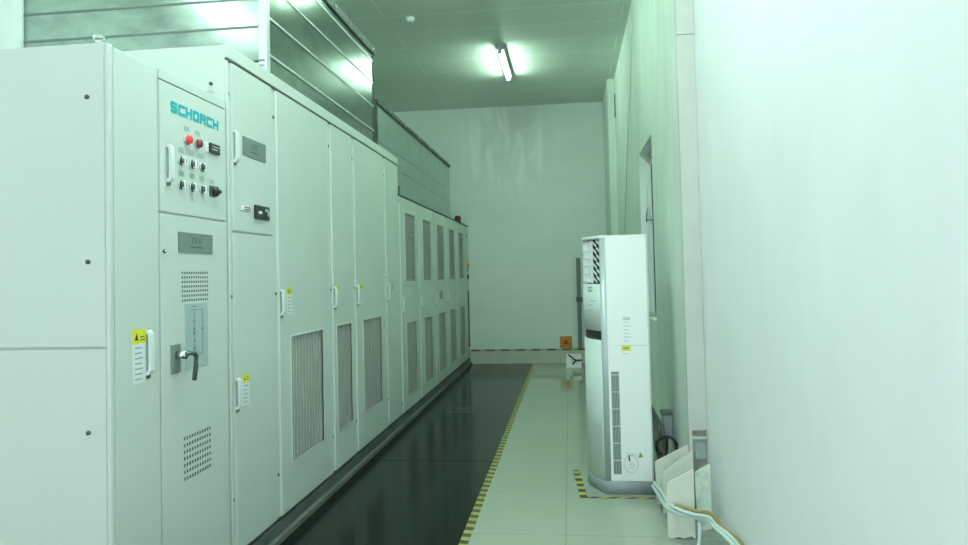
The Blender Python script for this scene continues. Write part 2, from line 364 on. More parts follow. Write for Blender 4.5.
# lettering: square strokes with clipped corners
def letters(text, y0, z0, pitch, lw, lh, th, parent):
    o = MB(); x = XF; T = .0015
    def bar(y, z, w, h): o.box((x, y, z), (x+T, y+w, z+h), 'teal')
    def corner(y, z, w, sy, sz):                     # clipped square corner
        p = [(0, 0), (0, 1), (.5, 1), (1, .5), (1, 0)]
        o.prism([(x, y+(a if sy > 0 else 1-a)*w, z+(c if sz > 0 else 1-c)*w) for a, c in p], (T, 0, 0), 'teal')
    for k, ch in enumerate(text):
        y = y0+k*pitch; m = z0+(lh-th)/2; top = z0+lh-th; rt = y+lw-th
        if ch == 'S':
            bar(y+th, top, lw-th, th); corner(y, top, th, -1, 1); bar(y, m+th, th, top-m-th); corner(y, m, th, -1, -1)
            bar(y+th, m, lw-2*th, th); corner(rt, m, th, 1, 1); bar(rt, z0+th, th, m-z0-th); corner(rt, z0, th, 1, -1); bar(y, z0, lw-th, th)
        elif ch == 'C':
            bar(y+th, top, lw-th, th); corner(y, top, th, -1, 1); bar(y, z0+th, th, lh-2*th); corner(y, z0, th, -1, -1); bar(y+th, z0, lw-th, th)
        elif ch == 'H':
            bar(y, z0, th, lh); bar(rt, z0, th, lh); bar(y+th, m, lw-2*th, th)
        elif ch == 'O':
            bar(y+th, top, lw-2*th, th); bar(y+th, z0, lw-2*th, th); bar(y, z0+th, th, lh-2*th); bar(rt, z0+th, th, lh-2*th)
            for a, b2, c, d in ((y, top, -1, 1), (rt, top, 1, 1), (y, z0, -1, -1), (rt, z0, 1, -1)): corner(a, b2, th, c, d)
        elif ch == 'R':
            bar(y, z0, th, lh); bar(y+th, top, lw-2*th, th); corner(rt, top, th, 1, 1); bar(rt, m+th, th, top-m-th)
            bar(y+th, m, lw-2*th, th); corner(rt, m, th, 1, -1); bar(rt, z0, th, m-z0)
    o = o.build('lettering', parent); o['label'] = 'teal SCHORCH lettering'; return o
letters('SCHORCH', 2.843, 2.240, .0606, .053, .050, .0138, ud)
def small_label(y, z, parent, w=.042, h=.022):
    o = MB(); o.box((XF, y-w/2, z-h/2), (XF+.0015, y+w/2, z+h/2), 'label_grey')
    for k in (-1, 1): o.box((XF+.001, y-w*.36, z+k*.005-.0018), (XF+.002, y+w*.36, z+k*.005+.0018), 'ink')
    return o.build('label_plate', parent)
for y, z in ((2.972, 2.192), (3.063, 2.19), (2.923, 2.088), (3.009, 2.09), (3.099, 2.09), (2.921, 1.981), (3.007, 1.982), (3.096, 1.983), (3.188, 1.981)): small_label(y, z, ud)
for y, z, m in ((2.968, 2.142, 'red_lit'), (3.056, 2.140, 'red_dark')):
    o = MB(); o.cyl((XF, y, z), (XF+.008, y, z), .024, 'chrome' if m == 'red_lit' else 'fix', 24); o.cyl((XF+.006, y, z), (XF+.022, y, z), .021, m, 24, r2=.018)
    o = o.build('indicator_lamp', ud); o['label'] = 'lit red indicator lamp' if m == 'red_lit' else 'dull red indicator lamp'
for y, z in ((2.918, 2.038), (3.009, 2.037), (3.099, 2.037), (2.916, 1.932), (3.007, 1.932), (3.096, 1.932)):
    o = MB(); o.cyl((XF, y, z), (XF+.006, y, z), .021, 'chrome', 24); o.cyl((XF+.004, y, z), (XF+.010, y, z), .0175, 'black', 24)
    o.cyl((XF+.008, y, z), (XF+.022, y, z), .015, 'lever', 20, bev=.002); o.box((XF+.010, y-.007, z-.018), (XF+.026, y+.002, z+.018), 'white', .003)
    o.build('push_button', ud)
o = MB(); o.box((XF, 3.126, 2.117), (XF+.004, 3.158, 2.165), 'white', .001); o.box((XF, 3.160, 2.117), (XF+.012, 3.254, 2.165), 'black', .003)
o.box((XF+.011, 3.176, 2.147), (XF+.0135, 3.244, 2.152), 'label_grey'); o.box((XF+.011, 3.172, 2.134), (XF+.0135, 3.225, 2.138), 'white')
o.build('panel_meter', ud)
o = MB(); o.box((XF, 3.164, 1.908), (XF+.006, 3.222, 1.960), 'lever', .002); o.cyl((XF+.004, 3.205, 1.934), (XF+.02, 3.205, 1.934), .024, 'black', 24)
o.box((XF+.018, 3.174, 1.926), (XF+.030, 3.232, 1.944), 'black', .004); o.build('selector_switch', ud)
# lower door furniture
def nameplate(y0, y1, z0, z1, parent):
    o = MB(); o.box((XF, y0, z0), (XF+.003, y1, z1), 'grey_plate', .001); w, h = y1-y0, z1-z0; e = XF+.0036
    for k in range(3):                                # three block characters over a line of small print
        c = y0+w*(.40+.10*k); s_ = h*.11
        o.box((XF+.0026, c-s_*.9, z0+h*.60), (e, c+s_*.9, z0+h*.63), 'plate_ink'); o.box((XF+.0026, c-s_*.8, z0+h*.72), (e, c+s_*.8, z0+h*.75), 'plate_ink')
        o.box((XF+.0026, c-s_*.15, z0+h*.52), (e, c+s_*.15, z0+h*.78), 'plate_ink'); o.box((XF+.0026, c-s_*.9, z0+h*.50), (e, c+s_*.9, z0+h*.53), 'plate_ink')
    o.box((XF+.0026, y0+w*.34, z0+h*.26), (e, y0+w*.66, z0+h*.34), 'plate_ink')
    return o.build('nameplate', parent)
nameplate(2.890, 3.186, 1.630, 1.722, lo_)
def perforation(y0, y1, z0, z1, ny, nz, parent):
    o = MB()
    for j in range(nz):
        for i in range(ny):
            y = y0+(y1-y0)*(i+.5)/ny; z = z0+(z1-z0)*(j+.5)/nz; w = (y1-y0)/ny*.22; h = (z1-z0)/nz*.24
            o.box((XF-.001, y-w, z-h), (XF+.0012, y+w, z+h), 'vent_dark')
    return o.build('vent_perforation', parent)
perforation(2.912, 3.146, 1.408, 1.552, 12, 7, lo_)
perforation(2.915, 3.155, .622, .826, 11, 7, lo_)
o = MB(); o.box((XF, 2.938, 1.112), (XF+.003, 3.133, 1.402), 'blue_plate', .001); e = XF+.0038; xa = XF+.0025
for a in ((2.985, 1.372, 3.085, 1.375), (3.082, 1.170, 3.085, 1.375), (3.018, 1.168, 3.085, 1.171), (2.998, 1.386, 3.03, 1.390)): o.box((xa, a[0], a[1]), (e, a[2], a[3]), 'blue_ink')
o.box((xa, 3.012, 1.16), (e, 3.014, 1.372), 'blue_ink')
for z, s_ in ((1.345, .004), (1.322, .006), (1.285, .008), (1.268, .009), (1.234, .007), (1.200, .008), (1.142, .010)):
    o.box((xa, 3.013-s_, z-s_*.7), (e, 3.013+s_, z+s_*.7), 'blue_ink')
o.box((xa, 3.074, 1.278), (e, 3.092, 1.288), 'blue_ink')
o = o.build('diagram_plate', lo_); o['label'] = 'pale blue mimic diagram plate'
o = MB(); o.box((XF, 2.823, 1.108), (XF+.008, 2.893, 1.232), 'lever_plate', .003); o.cyl((XF+.006, 2.862, 1.186), (XF+.05, 2.862, 1.186), .017, 'chrome', 20)
o.tube([(XF+.05, 2.852, 1.190), (XF+.056, 2.880, 1.192), (XF+.058, 2.915, 1.188), (XF+.058, 2.928, 1.172), (XF+.056, 2.928, 1.130), (XF+.050, 2.924, 1.068)], .0105, 'lever', 12)
o.build('lever_handle', lo_)

# ---- tall cabinets
def tall(y0, y1, label, name='switchgear_cabinet'):
    t = thing(name, (-2.2, (y0+y1)/2, 0), label, 'cabinet', 'switchgear row')
    carcass(y0, y1, TOP-.004, t); top_rail(y0, y1, SEAM+.008, TOP, t)
    return t
t = tall(3.357, 3.905, 'tall pale green cabinet with a split door, grey nameplate and small black meter')
post = MB(); post.box((XF-.012, 3.357, .122), (XF-.001, 3.372, SEAM-.006), 'cab_edge_lit', .003); post.build('corner_post', t)
for x, z in ((-1.786, 2.506),):
    q = MB(); q.cyl((x, 3.357, z), (x, 3.349, z), .009, 'screw', 14); q.build('screw', t)
q = MB(); q.tube([(-1.812, 3.352, 2.458), (-1.80, 3.350, 2.466), (-1.784, 3.350, 2.467), (-1.768, 3.352, 2.460)], .003, 'fix', 8); q.build('lifting_lug', t)
u2 = door(3.405, 3.893, 1.757, SEAM-.006, t); l2 = door(3.405, 3.893, .125, 1.747, t)
screw_at(XF-.012, 3.388, 2.46, t); screw_at(XF-.012, 3.388, 1.42, t); screw_at(XF-.012, 3.383, .40, t)
door_handle(3.424, 2.105, 2.285, u2, .024); nameplate(3.514, 3.797, 2.166, 2.268, u2)
o = MB(); o.box((XF, 3.486, 1.870), (XF+.005, 3.600, 1.896), 'white', .002)
for k in (0, 1): o.box((XF+.004, 3.520, 1.875+.011*k), (XF+.0058, 3.590, 1.881+.011*k), 'black')
o.box((XF, 3.640, 1.838), (XF+.012, 3.820, 1.914), 'black', .004)
o.box((XF+.011, 3.675, 1.868), (XF+.0135, 3.715, 1.882), 'white'); o.box((XF+.011, 3.76, 1.885), (XF+.0135, 3.79, 1.900), 'label_grey'); o.box((XF+.011, 3.79, 1.862), (XF+.0135, 3.812, 1.893), 'ink')
o.build('panel_meter', u2)
door_handle(3.418, .842, 1.010, l2, .030); sticker(3.484, 3.558, .850, 1.012, l2, 5)

def tall_door(y0, y1, label, gr, hy, sy, zs=1.285, stick=True):
    t = tall(y0, y1, label); d = door(y0+.055, y1-.012, .125, SEAM-.006, t, hole=gr)
    for z in (2.46, 1.42 if stick else 1.5, .37): screw_at(XF-.012, y0+.028, z, t)
    if gr: grille(gr[0], gr[1], gr[2], gr[3], d)
    door_handle(hy, zs, zs+.165, d, .030)
    if stick: sticker(sy, sy+.074, zs+.003, zs+.168, d, 5)
    return t
tall_door(3.907, 4.853, 'wide tall pale green cabinet with one wide grey grille, next to the split-door cabinet', (4.125, 4.675, .40, 1.15), 3.985, 4.071)
tall_door(4.855, 5.403, 'narrow tall pale green cabinet with a narrow grey grille, between two wider grille cabinets', (4.975, 5.315, .40, 1.15), 4.930, 4.968)
tall_door(5.405, 6.363, 'wide tall pale green cabinet with grey grille, beside the plain cabinet without a grille', (5.635, 6.185, .40, 1.15), 5.478, 5.560)
t = tall_door(6.365, 6.915, 'plain tall pale green cabinet without a grille, last before the lower row', None, 6.437, 0, 1.285, False)
o = MB(); o.box((XF, 6.60, 1.375), (XF+.003, 6.66, 1.435), 'label_grey'); o.build('small_plate', t)

# ---- low cabinets
LT = 2.39; LS = 2.335
words = ['first', 'second', 'third', 'fourth', 'fifth']
near = ['touching the tall cabinets', 'second from the tall cabinets', 'with a small dark plate on its door', 'fourth from the tall cabinets', 'next to the slim button cabinet']
EDGE = 6.93; W = .895
for k in range(5):
    y0 = EDGE+W*k+(.002 if k else .002); y1 = EDGE+W*(k+1)
    t = thing('ventilated_cabinet', (-2.2, (y0+y1)/2, 0), 'low pale green double-grille cabinet, '+near[k], 'cabinet', 'double-grille cabinets')
    carcass(y0, y1, LS-.002, t)
    o = MB(); o.box((XF-.5, y0, LS-.004), (XF+.006, y1, LS+.008), 'gap_shade_trim'); o.build('top_strip', t)
    a, b = EDGE+.25+W*k, EDGE+.25+W*k+.46
    # upper and lower doors
    ud_ = door(y0+.05, y1-.008, 1.40, LS-.012, t, hole=(a, b, 1.455, 2.175))
    grille(a, b, 1.455, 2.175, ud_, .05, True)
    ld_ = door(y0+.05, y1-.008, .125, 1.392, t, hole=(a, b, .26, 1.01))
    grille(a, b, .26, 1.01, ld_, .05)
    door_handle(y0+.070, 1.14, 1.30, ld_, .03)
    for z in (2.27, .22): screw_at(XF-.012, y0+.024, z, t)
    if k == 2:
        o = MB(); o.box((XF, y0+.36, 1.20), (XF+.004, y0+.56, 1.31), 'grey_plate'); o.build('nameplate', ld_)
    if k == 0:
        o = MB(); o.box((XF-.02, y0-.003, LS+.008), (XF+.006, y0+.03, LS+.09), 'gap_shade_trim'); o.build('end_bracket', t)
t = thing('button_cabinet', (-2.2, 11.5, 0), 'slim end cabinet with coloured push buttons, at the back wall end of the row', 'cabinet', 'switchgear row')
y0, y1 = EDGE+W*5+.002, 11.80
carcass(y0, y1, LS-.002, t)
o = MB(); o.box((XF-.5, y0, LS-.004), (XF+.006, y1, LS+.008), 'gap_shade_trim'); o.build('top_strip', t)
d = door(y0+.02, y1-.01, .125, LS-.012, t)
for y, z, m, nm in ((11.60, 1.736, 'yellow', 'push_button'), (11.70, 1.667, 'orange', 'push_button'), (11.60, 1.608, 'blue_plate', 'push_button'), (11.64, 1.478, 'black', 'push_button')):
    o = MB(); o.cyl((XF, y, z), (XF+.02, y, z), .034, m, 20); o = o.build(nm, d); o['label'] = {'yellow': 'yellow', 'orange': 'orange', 'blue_plate': 'pale blue', 'black': 'black'}[m]+' push button'
o = MB(); o.box((XF, 11.56, 2.13), (XF+.004, 11.72, 2.19), 'label_grey'); o.build('label_plate', d)
o = MB(); o.box((XF, 11.60, .3), (XF+.003, 11.76, 1.25), 'grille_back'); o.build('side_vent', d)
# red beacon on top
o = MB(); o.cyl((-1.775, 11.2, LS+.008), (-1.775, 11.2, LS+.07), .05, 'black', 20)
bc = thing('warning_beacon', (-1.775, 11.2, LS+.008), 'small dark red beacon light on top of the low cabinets near the back wall', 'beacon')
o.build('beacon_base', bc)
o = MB(); o.cyl((-1.775, 11.2, LS+.068), (-1.775, 11.2, LS+.11), .052, 'beacon', 20); o.sphere((-1.775, 11.2, LS+.11), .052, 'beacon', (1, 1, .6)); o.build('beacon_lens', bc)

# ---- steel plinth under the whole row
o = MB(); o.box((-2.6, 2.43, 0), (-1.735, 11.80, .12), 'plinth'); o.box((-1.76, 2.43, 0), (-1.672, 11.80, .034), 'plinth_low', .004)
o.box((-1.74, 2.43, .034), (-1.700, 11.80, .098), 'plinth', .003); o.box((-1.74, 2.43, .108), (-1.71, 11.80, .12), 'gap_shade_trim')
tag(o.build('base_rail'), 'long dark steel base rail beneath the row of pale green cabinets', 'plinth')

# ------------------------------------------------------------------ air ducts on the cabinets
def rib(o, a, b, m='galv_light'): o.box(a, b, m, .002)
d1 = thing('air_duct', (-2.4, 4.95, TOP), 'tall galvanised steel air duct on top of the tall cabinets', 'duct', 'galvanised ducts')
DT = 3.50; DY0, DY1 = 3.83, 6.085
MB().box((-3.22, DY0, TOP), (XF-.004, DY1, DT), 'galv').build('duct_shell', d1)
o = MB()
for z in (2.81, 3.03, 3.24, 3.44): rib(o, (XF-.006, DY0+.04, z-.007), (XF+.003, DY1, z+.007))
for z in (2.965, 3.13, 3.30): rib(o, (-3.22, DY0-.006, z-.006), (XF-.04, DY0+.002, z+.006), 'galv' if z > 3.2 else 'pipe_grey')
o.build('panel_joint', d1)
o = MB(); o.box((XF-.046, DY0-.004, TOP), (XF+.004, DY0+.045, DT), 'galv_light', .003); o.build('corner_trim', d1)
o = MB(); o.box((XF-.02, DY1-.02, TOP), (XF+.004, DY1+.004, DT), 'flange', .002); o.build('corner_trim', d1)
o = MB(); o.box((XF-.05, DY0, DT), (XF+.014, DY1+.02, DT+.068), 'flange', .003); o.box((-3.22, DY0-.01, DT), (XF-.05, DY0+.04, DT+.068), 'flange'); fl = o.build('top_flange', d1)
for y in (4.3, 4.65, 5.0, 5.35, 5.7, 6.02):
    q = MB(); q.cyl((XF+.012, y, DT+.03), (XF+.028, y, DT+.03), .012, 'bolt', 6); q.build('bolt', fl)
o = MB(); o.box((-1.81, DY0-.012, TOP+.055), (-1.71, DY0, TOP+.062), 'pipe_grey'); o.box((-1.80, DY0-.02, TOP+.030), (-1.71, DY0, TOP+.04), 'white'); o.build('drain_slot', d1)
d2 = thing('air_duct', (-2.3, 8.1, LS), 'lower galvanised steel air duct running over the low cabinets towards the back wall', 'duct', 'galvanised ducts')
D2 = 3.085
o = MB(); o.box((-2.8, 6.17, TOP), (XF-.006, 6.92, D2), 'galv_dull'); o.build('duct_shell', d2)
o = MB(); o.box((-2.8, 6.92, LS+.008), (XF-.006, 10.05, D2), 'galv_dull'); o.build('duct_shell', d2)
o = MB()
for z in (2.755, 2.585): rib(o, (XF-.008, 6.93 if z < TOP else 6.19, z-.006), (XF-.002, 10.05, z+.006), 'galv_dull')
rib(o, (XF-.008, 8.055, LS+.008), (XF-.003, 8.065, D2), 'galv_dull'); o.build('panel_joint', d2)
o = MB(); o.box((XF-.03, 6.165, TOP), (XF+.002, 6.20, D2), 'flange', .002); o.build('corner_trim', d2)
o = MB(); o.box((XF-.03, 10.02, LS+.008), (XF-.002, 10.055, D2), 'galv_dull', .002); o.build('corner_trim', d2)
o = MB(); o.box((XF-.05, 6.165, D2), (XF+.012, 10.07, D2+.038), 'flange', .003); fl = o.build('top_flange', d2)
for y in (6.6, 7.25, 7.9, 8.55, 9.2, 9.85):
    q = MB(); q.cyl((XF+.010, y, D2+.02), (XF+.026, y, D2+.02), .012, 'bolt', 6); q.build('bolt', fl)

# ------------------------------------------------------------------ floor coverings
MT = .006
m1 = MB(); m1.box((-1.668, 1.6, 0), (-.655, 5.628, MT), 'mat', .002)
tag(m1.build('rubber_mat'), 'shiny black rubber floor mat, plain sheet ahead of the seam nearer the lettered cabinet', 'mat', 'insulating floor mats')
m2 = MB(); m2.box((-1.668, 5.634, 0), (-.655, 11.78, MT), 'mat', .002)
m2 = tag(m2.build('rubber_mat'), 'shiny black rubber floor mat with pale rectangular mark, running to the back wall', 'mat', 'insulating floor mats')
o = MB(); ya, yb, xa, xb = 7.62, 7.98, -1.42, -1.06
for lo, hi in (((xa, ya), (xb, ya+.05)), ((xa, yb-.05), (xb, yb)), ((xb-.06, ya), (xb, yb)), ((xa+.1, 7.77), (xb-.1, 7.83))): o.box((lo[0], lo[1], MT), (hi[0], hi[1], MT+.0006), 'mat_mark')
o.build('printed_mark', m2)  # pale yellowish rectangle of thin bars on the mat
def tape(p0, p1, width, period, skew, z, base='tape_y', dark='tape_k', duty=.5, up=None):
    """a strip from p0 to p1; slanted dark bars cut from the same sheet thickness"""
    o = MB(); p0 = Vector(p0); p1 = Vector(p1); L = (p1-p0).length; d = (p1-p0)/L
    n = Vector((-d.y, d.x, 0)) if up is None else Vector(up); h = Vector((0, 0, .0012)) if up is None else Vector((0, -.0012, 0))
    def quad(a0, a1, b0, b1, m):
        o.prism([p0+d*a0, p0+d*a1, p0+d*b1+n*width, p0+d*b0+n*width], h, m)
    k = -1; prev = 0; prevb = 0
    while True:
        a0 = k*period; a1 = a0+period*duty; b0, b1 = a0+skew, a1+skew
        c = lambda v: min(max(v, 0), L)
        if c(a0) > prev or c(b0) > prevb: quad(prev, c(a0), prevb, c(b0), base)
        if c(a1) > c(a0) or c(b1) > c(b0): quad(c(a0), c(a1), c(b0), c(b1), dark)
        prev, prevb = c(a1), c(b1); k += 1
        if a0 > L and b0 > L: break
    return o
tag(tape((-.603, 1.6, .0002), (-.603, 11.78, .0002), .052, .105, .012, 0).build('hazard_tape'), 'long black and yellow hazard tape along the edge of the black mat', 'floor tape', 'black and yellow tape')
a = MB()
o = tape((.07, 4.752, .0002), (.515, 4.752, .0002), .028, .128, .05, 0)
o2 = tape((.082, 4.752, .0002), (.036, 5.42, .0002), .05, .128, 0, 0)
for src in (o2,):
    i0 = {k: o.mi(mm) for k, mm in enumerate(src.mats)}; vm = {}
    for v in src.bm.verts: vm[v] = o.bm.verts.new(v.co+Vector((0, 0, .0006)))
    for fc in src.bm.faces: o.bm.faces.new([vm[v] for v in fc.verts]).material_index = i0[fc.material_index]
tag(o.build('hazard_tape'), 'black and yellow hazard tape cornering around the foot of the white air conditioner', 'floor tape', 'black and yellow tape')
tag(tape((-1.69, YB-.022, .214), (.60, YB-.022, .214), .03, .257, 0, 0, 'tape_g', 'tape_r', .55, up=(0, 0, 1)).build('wall_tape'), 'dashed red and pale green tape along the top of the back wall skirting', 'wall tape')

# ------------------------------------------------------------------ air conditioner
AC = thing('air_conditioner', (.3, 5.1, 0), 'tall white floor-standing air conditioner with curved front, by the green wall', 'air conditioner')
ya, yb = 4.84, 5.44; XB = .528
def arc(inset=0., n=20, y_in=.0):
    """curved front outline from near edge to far edge (X,Y)"""
    pts = []
    for k in range(n+1):
        u = -1+2*k/n; y = 5.14+u*(.285-inset*.3-y_in); x = .096+.113*abs(u)**1.75+inset
        pts.append((x, y))
    return pts
F = arc()
def slab(poly, z0, z1, m, o): o.prism([(x, y, z0) for x, y in poly], (0, 0, z1-z0), m, True); return o
o = MB()
back = [(XB, yb), (.235, yb)]; frontn = [(.235, ya), (XB, ya)]
o.prism([(XB-.012, ya, .09), (XB, ya+.012, .09), (XB, yb, .09), (.245, yb, .09), (.245, ya, .09)], (0, 0, 1.66), 'ac_white')
o.box((.30, ya-.0006, 1.0), (XB-.01, ya+.001, 1.002), 'fix')
o.build('body', AC)
o = MB(); slab([(.245, yb)]+[(.215, yb-.002)]+F[::-1]+[(.215, ya+.002), (.245, ya)], 1.730, 1.752, 'ac_white', o)
o.prism([(XB, ya, 1.7495), (XB, yb, 1.7495), (.245, yb, 1.7495), (.245, ya, 1.7495)], (0, 0, .003), 'ac_white'); o.build('top_cap', AC)
o = MB()                                              # silver corner pillars
for s_ in (0, 1):
    e = F[0] if s_ == 0 else F[-1]; yy = ya if s_ == 0 else yb; q = 1 if s_ == 0 else -1
    pl = [(.25, yy), (.232, yy+q*.001), (.218, yy+q*.004), (.205, yy+q*.008), (e[0]-.004, e[1]+q*.002), (e[0]+.012, e[1]+q*.006), (.25, yy+q*.012)]
    o.prism([(x, y, .088) for x, y in pl], (0, 0, 1.645), 'ac_silver', True)
o.build('corner_pillar', AC)
o = MB(); slab(F+[(.24, F[-1][1]), (.24, F[0][1])], 1.098, 1.42, 'ac_front', o); up_ = o.build('upper_panel', AC)
o = MB(); A2 = arc(.012); slab(A2+[(.24, A2[-1][1]), (.24, A2[0][1])], 1.035, 1.098, 'black', o); o.build('display_band', AC)
o = MB(); slab(F+[(.24, F[-1][1]), (.24, F[0][1])], .092, 1.035, 'ac_front', o); o.build('lower_panel', AC)
o = MB(); Bs = [(x-.004, y) for x, y in F]; slab(Bs+[(.225, yb+.004), (XB+.002, yb+.004), (XB+.002, ya-.006), (.225, ya-.006)], 0, .088, 'ac_base', o); o.build('base', AC)
# outlet
o = MB(); A3 = arc(.03); slab(A3+[(.24, A3[-1][1]), (.24, A3[0][1])], 1.42, 1.730, 'black', o); o.build('outlet_cavity', AC)
A4 = arc(.006); A5 = arc(.025)
for k in range(6):
    z = 1.435+.054*k; o = MB()
    i0, i1 = 1, 19
    i0 = 4; poly = [(A4[i][0], A4[i][1], z) for i in range(i0, i1+1)]+[(A5[i][0], A5[i][1], z+.014) for i in range(i1, i0-1, -1)]
    o.prism(poly, (0, 0, .007), 'white'); o.build('louver', AC)
o = MB()
for i in range(4, 20, 2):
    p = A4[i]; q = A5[i]
    o.prism([(p[0]-.001, p[1], 1.425), (q[0], q[1], 1.425), (q[0], q[1], 1.715), (p[0]-.001, p[1], 1.715)], (0, .006, 0), 'white')
for i in range(4, 19):                               # shut white guide vanes over most of the opening
    p = A4[i]; q = A4[i+1]
    if i % 1 == 0: o.prism([(p[0]+.012, p[1], 1.43), (q[0]+.012, q[1], 1.43), (q[0]+.012, q[1], 1.705), (p[0]+.012, p[1], 1.705)], (.006, 0, 0), 'white')
def on_arc(t, ins):                                    # point on the front outline at index t, pushed in by ins
    a, b = A4[int(t)], A4[min(int(t)+1, 20)]; q = t-int(t); return (a[0]+(b[0]-a[0])*q+ins, a[1]+(b[1]-a[1])*q+ins*.5)
for k in range(6):                                    # slanted vanes over the near part
    z = 1.428+.050*k
    for t0, t1 in ((.3, 1.9), (2.0, 3.8)):
        a, b = on_arc(t0, .006), on_arc(t1, .006)
        o.prism([(a[0], a[1], z), (b[0], b[1], z+.034), (b[0], b[1], z+.048), (a[0], a[1], z+.014)], (.006, .003, 0), 'white')
o.build('guide_vanes', AC)
# small marks on the upper panel
o = MB()
for i, z, h in ((3, 1.39, .012), (3, 1.365, .016), (2, 1.30, .006), (3, 1.27, .006), (3, 1.235, .006)):
    p, q = F[i], F[i+2]; d = (Vector((q[0], q[1], 0))-Vector((p[0], p[1], 0))); nrm = Vector((-abs(d.y), d.x if d.y > 0 else -d.x, 0)).normalized()*.0015
    o.prism([(p[0]+nrm.x, p[1], z), (q[0]+nrm.x, q[1], z), (q[0]+nrm.x, q[1], z+h), (p[0]+nrm.x, p[1], z+h)], (-.001, 0, 0), 'box_grey')
o.build('printed_marks', up_)
# side grille and stickers
o = MB(); o.box((.262, ya-.001, .135), (.315, ya+.0015, .825), 'pipe_grey')
for k in range(5): o.box((.268+.0105*k, ya-.004, .135), (.2705+.0105*k, ya, .825), 'ac_silver')
for k in range(6): o.box((.262, ya-.0045, .135+.115*(k+.8)), (.315, ya, .138+.115*(k+.8)), 'ac_white')
o.build('side_grille', AC)
def side_label(items, name, label):
    o = MB()
    for x0, z0, x1, z1, m, e in items: o.box((x0, ya-.0008-e, z0), (x1, ya+.0005, z1), m)
    o = o.build(name, AC); o['label'] = label
rows = [(.355, 1.18-.0-.025*k, .355+.03+.02*((k*7) % 3)/2, 1.186-.025*k, 'faint_ink', 0) for k in range(7)]
side_label([(.352, 1.172, .40, 1.192, 'faint_ink', .0002)]+rows, 'energy_label', 'faint grey printed text')
side_label([(.338, .965, .400, 1.000, 'yellow', 0), (.352, .974, .386, .99, 'tape_y', .0004), (.345, .942, .385, .948, 'faint_ink', 0)], 'yellow_sticker', 'small yellow sticker')
o = MB(); cx, cz = .378, .205
o.tube([(cx+.048*math.cos(a), ya-.001, cz+.058*math.sin(a)) for a in [2*PI*k/24 for k in range(25)]], .0022, 'faint_ink', 6)
o.tube([(cx-.008, ya-.002, cz+.02), (cx-.012, ya-.002, cz+.045), (cx-.008, ya-.002, cz+.06)], .005, 'dark_ink', 6)
for k in range(4): o.box((cx-.02+.018*(k % 2), ya-.0012, cz-.03+.012*k), (cx+.02+.006*(k % 3), ya, cz-.026+.012*k), 'faint_ink')
o.build('diagram_sticker', AC)
o = MB(); o.prism([(.425, ya-.001, .248), (.462, ya-.001, .248), (.4435, ya-.001, .285)], (0, .0015, 0), 'tape_y'); o.prism([(.439, ya-.002, .255), (.448, ya-.002, .255), (.4435, ya-.002, .274)], (0, .0015, 0), 'dark_ink')
for k in range(2): o.box((.35, ya-.001, .262+.012*k), (.415, ya, .265+.012*k), 'faint_ink')
o = o.build('warning_sticker', AC); o['label'] = 'yellow warning triangle'

# ------------------------------------------------------------------ ceiling items
def lamp(x, y0, label, tube='tube_boosted'):
    t = thing('fluorescent_light', (x, y0+.62, CEIL), label, 'ceiling light', 'fluorescent ceiling lights')
    o = MB(); o.box((x-.045, y0, CEIL-.05), (x+.045, y0+1.26, CEIL), 'fix', .008); o.build('housing', t)
    o = MB(); o.cyl((x-.005, y0+.03, CEIL-.078), (x-.005, y0+1.23, CEIL-.078), .019, tube, 16); o.build('tube', t)
    o = MB(); o.box((x-.028, y0, CEIL-.10), (x+.022, y0+.03, CEIL-.05), 'fix', .004); o.box((x-.028, y0+1.23, CEIL-.10), (x+.022, y0+1.26, CEIL-.05), 'fix', .004); o.build('lamp_holder', t)
lamp(-.785, 8.64, 'lit fluorescent tube light on the grey ceiling', 'tube')
lamp(-.80, 5.42, 'fluorescent tube light overhead before the visible ceiling', 'tube_old')
lamp(-.80, 2.2, 'unseen boosted fluorescent tube light overhead beside the lettered cabinet', 'tube_boosted')
lamp(-.80, -1.02, 'fluorescent tube light overhead behind the viewpoint', 'tube_back')
lamp(-3.5, .1, 'fluorescent tube light over the cabinet flank', 'tube_dim')
o = MB(); o.cyl((-1.676, 7.523, CEIL-.018), (-1.676, 7.523, CEIL), .055, 'white', 28); o.cyl((-1.676, 7.523, CEIL-.045), (-1.676, 7.523, CEIL-.018), .03, 'white', 28, r2=.048)
sd = thing('smoke_detector', (-1.676, 7.523, CEIL), 'small round white smoke detector on the ceiling', 'smoke detector'); o.build('detector_body', sd)
o = MB(); o.cyl((-1.676, 7.523, CEIL-.052), (-1.676, 7.523, CEIL-.044), .012, 'fix', 16); o.build('sensor_cap', sd)

# ------------------------------------------------------------------ items at the back wall
o = MB(); o.box((-.188, YB-.004, .25), (.014, YB, .446), 'orange', .001)
sg = tag(o.build('warning_sign'), 'small square orange warning sign low on the back wall', 'sign')
o = MB(); o.prism([(-.087+.06*math.cos(a), YB-.0055, .345+.055*math.sin(a)) for a in (PI/2, PI*7/6, PI*11/6)], (0, .002, 0), mat('sign_brown', srgb(120, 62, 15), .5)); o.build('sign_symbol', sg)
wb = thing('floor_box', (.035, 11.3, 0), 'small bright white square panel on the floor under the orange sign', 'box')
o = MB(); o.prism([(-.088, 11.24, 0), (.152, 11.24, 0), (.152, 11.29, .205), (-.088, 11.29, .205)], (0, .05, 0), mat('bright_white_panel', (.97, .98, .99, 1), .4)); o.build('panel', wb)
o = MB()
for pts in ([(.16, .115), (.08, .112), (.04, .125), (-.005, .165), (-.05, .20)], [(.08, .112), (.04, .09), (.01, .05)]):
    o.tube([(x, 11.24+z*.245-.012, z) for x, z in pts], .013, 'cable_black', 8)
o.build('forked_cable', wb)
t = thing('wall_conduit', (.16, YB-.03, .3), 'narrow grey-green conduit with a knob on the back wall beside the air conditioner', 'conduit')
o = MB(); o.box((.115, YB-.05, .24), (.18, YB, 1.75), 'pipe_grey', .006); o.build('conduit_duct', t)
